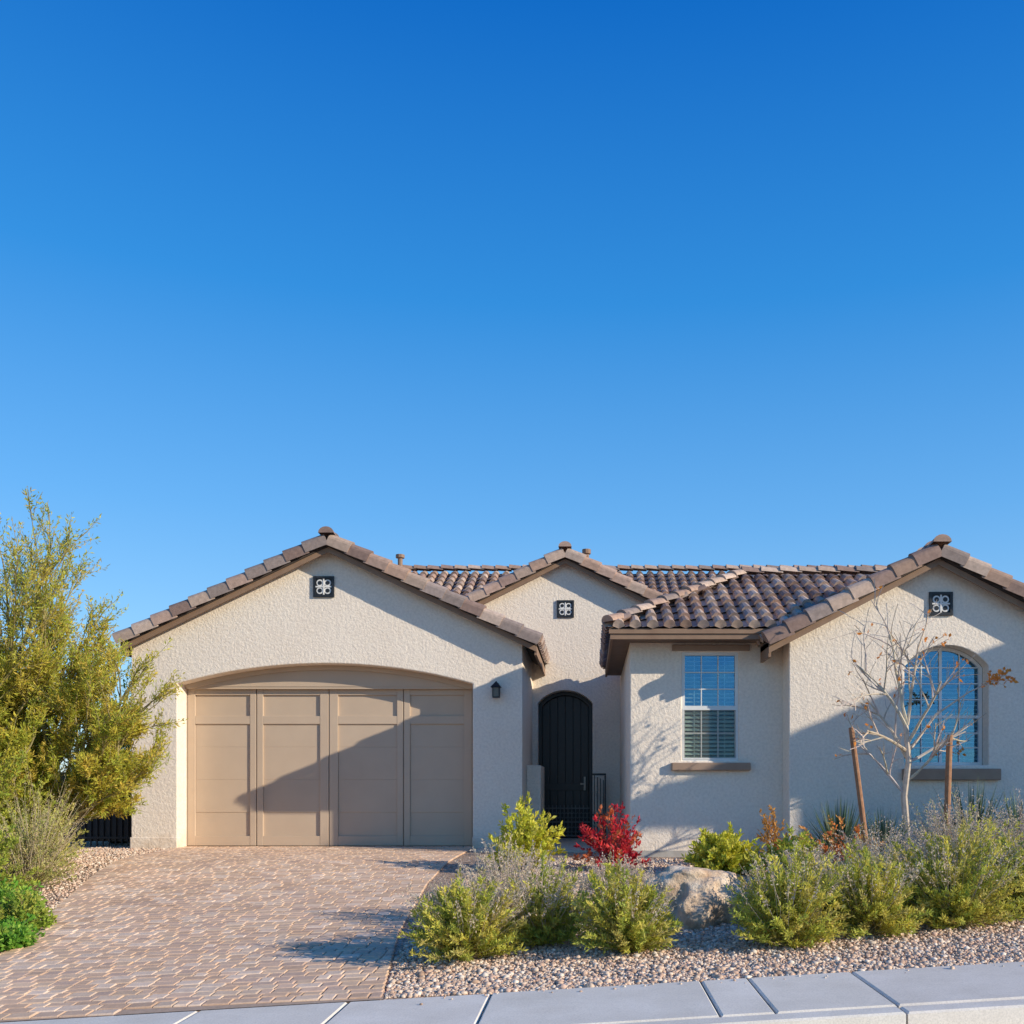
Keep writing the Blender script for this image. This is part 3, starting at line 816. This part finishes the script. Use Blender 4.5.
shrub('green_shrub.002',-5.6,9.6,.8,.38,120,34,.05,.03,[(.34,.46,.07),(.48,.50,.09)])
shrub('grey_twig_shrub',-6.75,11.8,1.15,.95,220,24,.045,.018,[(.54,.50,.17),(.60,.54,.22),(.46,.46,.14)],stemc=(.48,.38,.24),spikes=50,spikec=(.56,.46,.3),sh=(.85,1.25))
shrub('grey_twig_shrub.001',-7.3,12.9,1.35,1.2,260,32,.05,.02,[(.50,.50,.12),(.58,.54,.16)],stemc=(.45,.35,.22),spikes=40,spikec=(.55,.46,.3))
shrub('olive_shrub',-8.0,12.6,2.0,1.9,300,60,.07,.026,[(.50,.51,.07),(.58,.53,.07),(.38,.44,.06)])
shrub('olive_shrub.001',-9.3,14.2,2.0,2.1,260,54,.07,.026,[(.50,.51,.07),(.58,.53,.07),(.38,.44,.06)])
shrub('olive_shrub.002',-6.9,10.9,1.2,.95,200,50,.06,.025,[(.48,.50,.08),(.38,.45,.07)])
shrub('olive_shrub.003',-9.0,18.8,1.9,2.7,260,60,.08,.03,[(.40,.42,.06),(.30,.35,.05)])
# ---- bare young tree
def bleaf(mb,pts,lev,ml):
    if lev>=ml-1 and R()<.22:
        for k in range(2): leaf(mb,pts[-1]+rv()*.03,rv(),U(.05,.09),.045,vary((.74,.28,.06)))
BKC=(.66,.54,.42)
mb=MB(); tb=Vector((4.26,13.2,H(4.26,13.2)-.03))
tr=[tb,tb+Vector((.0,0,.5)),tb+Vector((-.03,.02,1.0)),tb+Vector((.02,0,1.45)),tb+Vector((-.02,0,1.95))]
tube(mb,tr,[.065,.055,.05,.043,.034],8,BKC,0)
for st_,d_,L_ in [(1.0,(-.75,.1,.75),.9),(1.2,(.75,-.1,.6),.85),(1.5,(-.35,.3,1),1.05),(1.7,(.45,-.3,.9),.95),(1.95,(-.1,.05,1),1.25),(1.95,(.30,.1,1),1.1),(1.6,(-.9,-.2,.45),.7),(1.45,(.9,.1,.35),.95),(1.9,(-.5,-.1,.9),1.1)]:
    branch(mb,tb+Vector((0,0,st_)),Vector(d_).normalized(),L_,.024,0,2,bleaf,.8,.12,(4,5),BKC,.58,.0045)
# one limb still carrying a small spray of autumn leaves
limb=[Vector((4.28,13.2,1.55)),Vector((4.65,13.2,2.05)),Vector((5.1,13.22,2.35)),Vector((5.6,13.25,2.58))]
tube(mb,limb,[.022,.016,.011,.005],5,BKC,0)
for k in range(14):
    e_=limb[3].lerp(limb[2],U(0,.35)); tip=e_+rv()*U(.08,.2)
    tube(mb,[e_,e_.lerp(tip,.5)+rv()*.01,tip],[.004,.003,.002],3,BKC,0)
    for q in range(5): leaf(mb,e_.lerp(tip,U(.3,1)),rv(),U(.05,.09),.045,vary((.85,.34,.07),.25))
finish(mb,'young_bare_tree')
def stake(name,p0,p1,r):
    mb=MB(); p0=Vector(p0);p1=Vector(p1)
    pts=[p0.lerp(p1,t)+rv()*.004 for t in (0,.3,.6,.97,1)]
    tube(mb,pts,[r,r,r*.97,r*.95,r*.8],10)
    return mb.build(name,WOOD)
stake('tree_stake',(3.72,13.0,-.2),(3.45,13.0,1.86),.038)
stake('tree_stake.001',(4.69,13.0,-.2),(4.76,13.0,1.76),.042)

# ---- boulder
bm=bmesh.new(); bmesh.ops.create_icosphere(bm,subdivisions=5,radius=1)
from mathutils import noise as mn
for v_ in bm.verts:
    p=v_.co.copy(); f=1+.34*mn.noise(p*1.3+Vector((3,1,7)))+.16*mn.noise(p*3.1)+.06*mn.noise(p*8)
    q=p*f; 
    if q.z>.55: q.z=.55+(q.z-.55)*.3
    v_.co=Vector((q.x*.50,q.y*.36,q.z*.48))
me=bpy.data.meshes.new('boulder'); bm.to_mesh(me); bm.free(); me.materials.append(ROCK)
me.polygons.foreach_set('use_smooth',[True]*len(me.polygons))
ob=bpy.data.objects.new('boulder',me); col.objects.link(ob); ob.location=(1.03,9.2,H(1.03,9.2)+.16); ob.rotation_euler=(0,.10,.4)

# ---- gravel (single mesh)
bm=bmesh.new(); bmesh.ops.create_icosphere(bm,subdivisions=1,radius=1)
iv=np.array([v_.co[:] for v_ in bm.verts]); itf=np.array([[v_.index for v_ in f.verts] for f in bm.faces]); bm.free()
P=[]
def inside(x,y):
    if y<yb(x)+.01: return False
    if lerp_tab(LT,y)-.02<x<lerp_tab(RT,y)+.02 and y<17.5: return False
    if -1.95<x<.3 and y>16.05: return False
    return True
while len(P)<80000:
    x=U(-1.6,7.2); y=6.8+7.8*(R()**1.5)
    if x>.4415*y+1.0 : continue
    if inside(x,y): P.append((x,y))
k0=len(P)
while len(P)<k0+12000:
    y=U(6.9,17.3); x=lerp_tab(LT,y)-U(0,1.5)
    if inside(x,y): P.append((x,y))
k0=len(P)
while len(P)<k0+60:
    x=U(-1.2,4.5); P.append((x,yb(x)-abs(random.gauss(0,.09))))
P=np.array(P); n=len(P)
zz=np.array([H(x,y)+(.012 if y<yb(x) else 0) for x,y in P])
sz=np.random.lognormal(math.log(.0115),.36,n).clip(.006,.032); sz[k0:]*=.7
sc=sz[:,None]*np.random.uniform(.7,1.25,(n,3)); sc[:,2]*=.75
ang=np.random.uniform(0,6.28,n)
V=iv[None]*sc[:,None,:]*(1+np.random.uniform(-.18,.18,(n,12,1)))
ca,sa=np.cos(ang)[:,None],np.sin(ang)[:,None]
X_=V[:,:,0]*ca-V[:,:,1]*sa; Y_=V[:,:,0]*sa+V[:,:,1]*ca
V=np.stack([X_+P[:,0:1],Y_+P[:,1:2],V[:,:,2]+(zz+sz*.35)[:,None]],-1).reshape(-1,3)
Fc=(itf[None]+(np.arange(n)*12)[:,None,None]).reshape(-1,3)
gp=np.array([(.78,.55,.39),(.66,.45,.32),(.84,.66,.50),(.54,.36,.25),(.80,.60,.44),(.90,.75,.60),(.72,.48,.35)])
gc=gp[np.random.randint(0,len(gp),n)]*np.random.uniform(.8,1.1,(n,1))
me=bpy.data.meshes.new('gravel'); me.vertices.add(len(V)); me.vertices.foreach_set('co',V.astype(np.float32).ravel())
me.loops.add(len(Fc)*3); me.loops.foreach_set('vertex_index',Fc.astype(np.int32).ravel())
me.polygons.add(len(Fc)); me.polygons.foreach_set('loop_start',np.arange(0,len(Fc)*3,3,dtype=np.int32)); me.polygons.foreach_set('loop_total',np.full(len(Fc),3,dtype=np.int32))
me.update(calc_edges=True)
a=me.color_attributes.new('Col','FLOAT_COLOR','POINT'); cc=np.ones((len(V),4),dtype=np.float32); cc[:,:3]=np.repeat(gc,12,0); a.data.foreach_set('color',cc.ravel())
me.materials.append(STONE); ob=bpy.data.objects.new('gravel',me); col.objects.link(ob)

# ------------------------------------------------------------------ light
az=math.radians(65); el=math.radians(20.6)
sd=Vector((math.sin(az)*math.cos(el),-math.cos(az)*math.cos(el),math.sin(el)))
sun=bpy.data.lights.new('sun','SUN'); sun.energy=5.0; sun.angle=math.radians(.5); sun.color=(1,.90,.73)
so=bpy.data.objects.new('sun',sun); col.objects.link(so); so.rotation_euler=sd.to_track_quat('Z','Y').to_euler(); so.location=(20,-10,15)
wd=bpy.data.worlds.new('World'); scene.world=wd; wd.use_nodes=True; nt=wd.node_tree; nt.nodes.clear()
o=nt.nodes.new('ShaderNodeOutputWorld'); bg=nt.nodes.new('ShaderNodeBackground'); sk=nt.nodes.new('ShaderNodeTexSky')
sk.sky_type='NISHITA'; sk.sun_disc=False; sk.sun_elevation=el; sk.sun_rotation=math.radians(115)
sk.air_density=1.0; sk.dust_density=.0; sk.ozone_density=3.0; sk.altitude=600
hs_=nt.nodes.new('ShaderNodeHueSaturation'); hs_.inputs['Saturation'].default_value=1.3; hs_.inputs['Value'].default_value=1.6
nt.links.new(sk.outputs[0],hs_.inputs['Color'])
# deep clear-air gradient by elevation, blended with the physical sky
tc=nt.nodes.new('ShaderNodeTexCoord'); sp=nt.nodes.new('ShaderNodeSeparateXYZ'); nt.links.new(tc.outputs['Generated'],sp.inputs[0])
cr=nt.nodes.new('ShaderNodeValToRGB'); e=cr.color_ramp.elements
st=[(0,(.48,.68,.88)),(.10,(.31,.58,.87)),(.26,(.145,.43,.85)),(.44,(.030,.275,.74)),(.63,(.0,.135,.58)),(1,(.0,.06,.32))]
while len(e)<len(st): e.new(.5)
for i,(p,c) in enumerate(st): e[i].position=p; e[i].color=(*c,1)
nt.links.new(sp.outputs[2],cr.inputs[0])
sc_=nt.nodes.new('ShaderNodeVectorMath'); sc_.operation='SCALE'; sc_.inputs[3].default_value=1/.15
nt.links.new(cr.outputs[0],sc_.inputs[0])
mx=nt.nodes.new('ShaderNodeMix'); mx.data_type='RGBA'; mx.inputs[0].default_value=.78
nt.links.new(hs_.outputs[0],mx.inputs[6]); nt.links.new(sc_.outputs[0],mx.inputs[7])
nt.links.new(mx.outputs[2],bg.inputs[0]); nt.links.new(bg.outputs[0],o.inputs[0])
bg.inputs[1].default_value=.15
# ------------------------------------------------------------------ camera
cam=bpy.data.cameras.new('camera'); co=bpy.data.objects.new('camera',cam); col.objects.link(co)
co.location=(0,0,1.07); co.rotation_euler=(math.radians(90),0,0)
cam.sensor_width=36; cam.lens=983/1024*36; cam.shift_x=-78/1024; cam.shift_y=275/1024; cam.clip_end=3000
scene.camera=co
scene.view_settings.view_transform='Standard'; scene.view_settings.look='None'; scene.view_settings.exposure=0
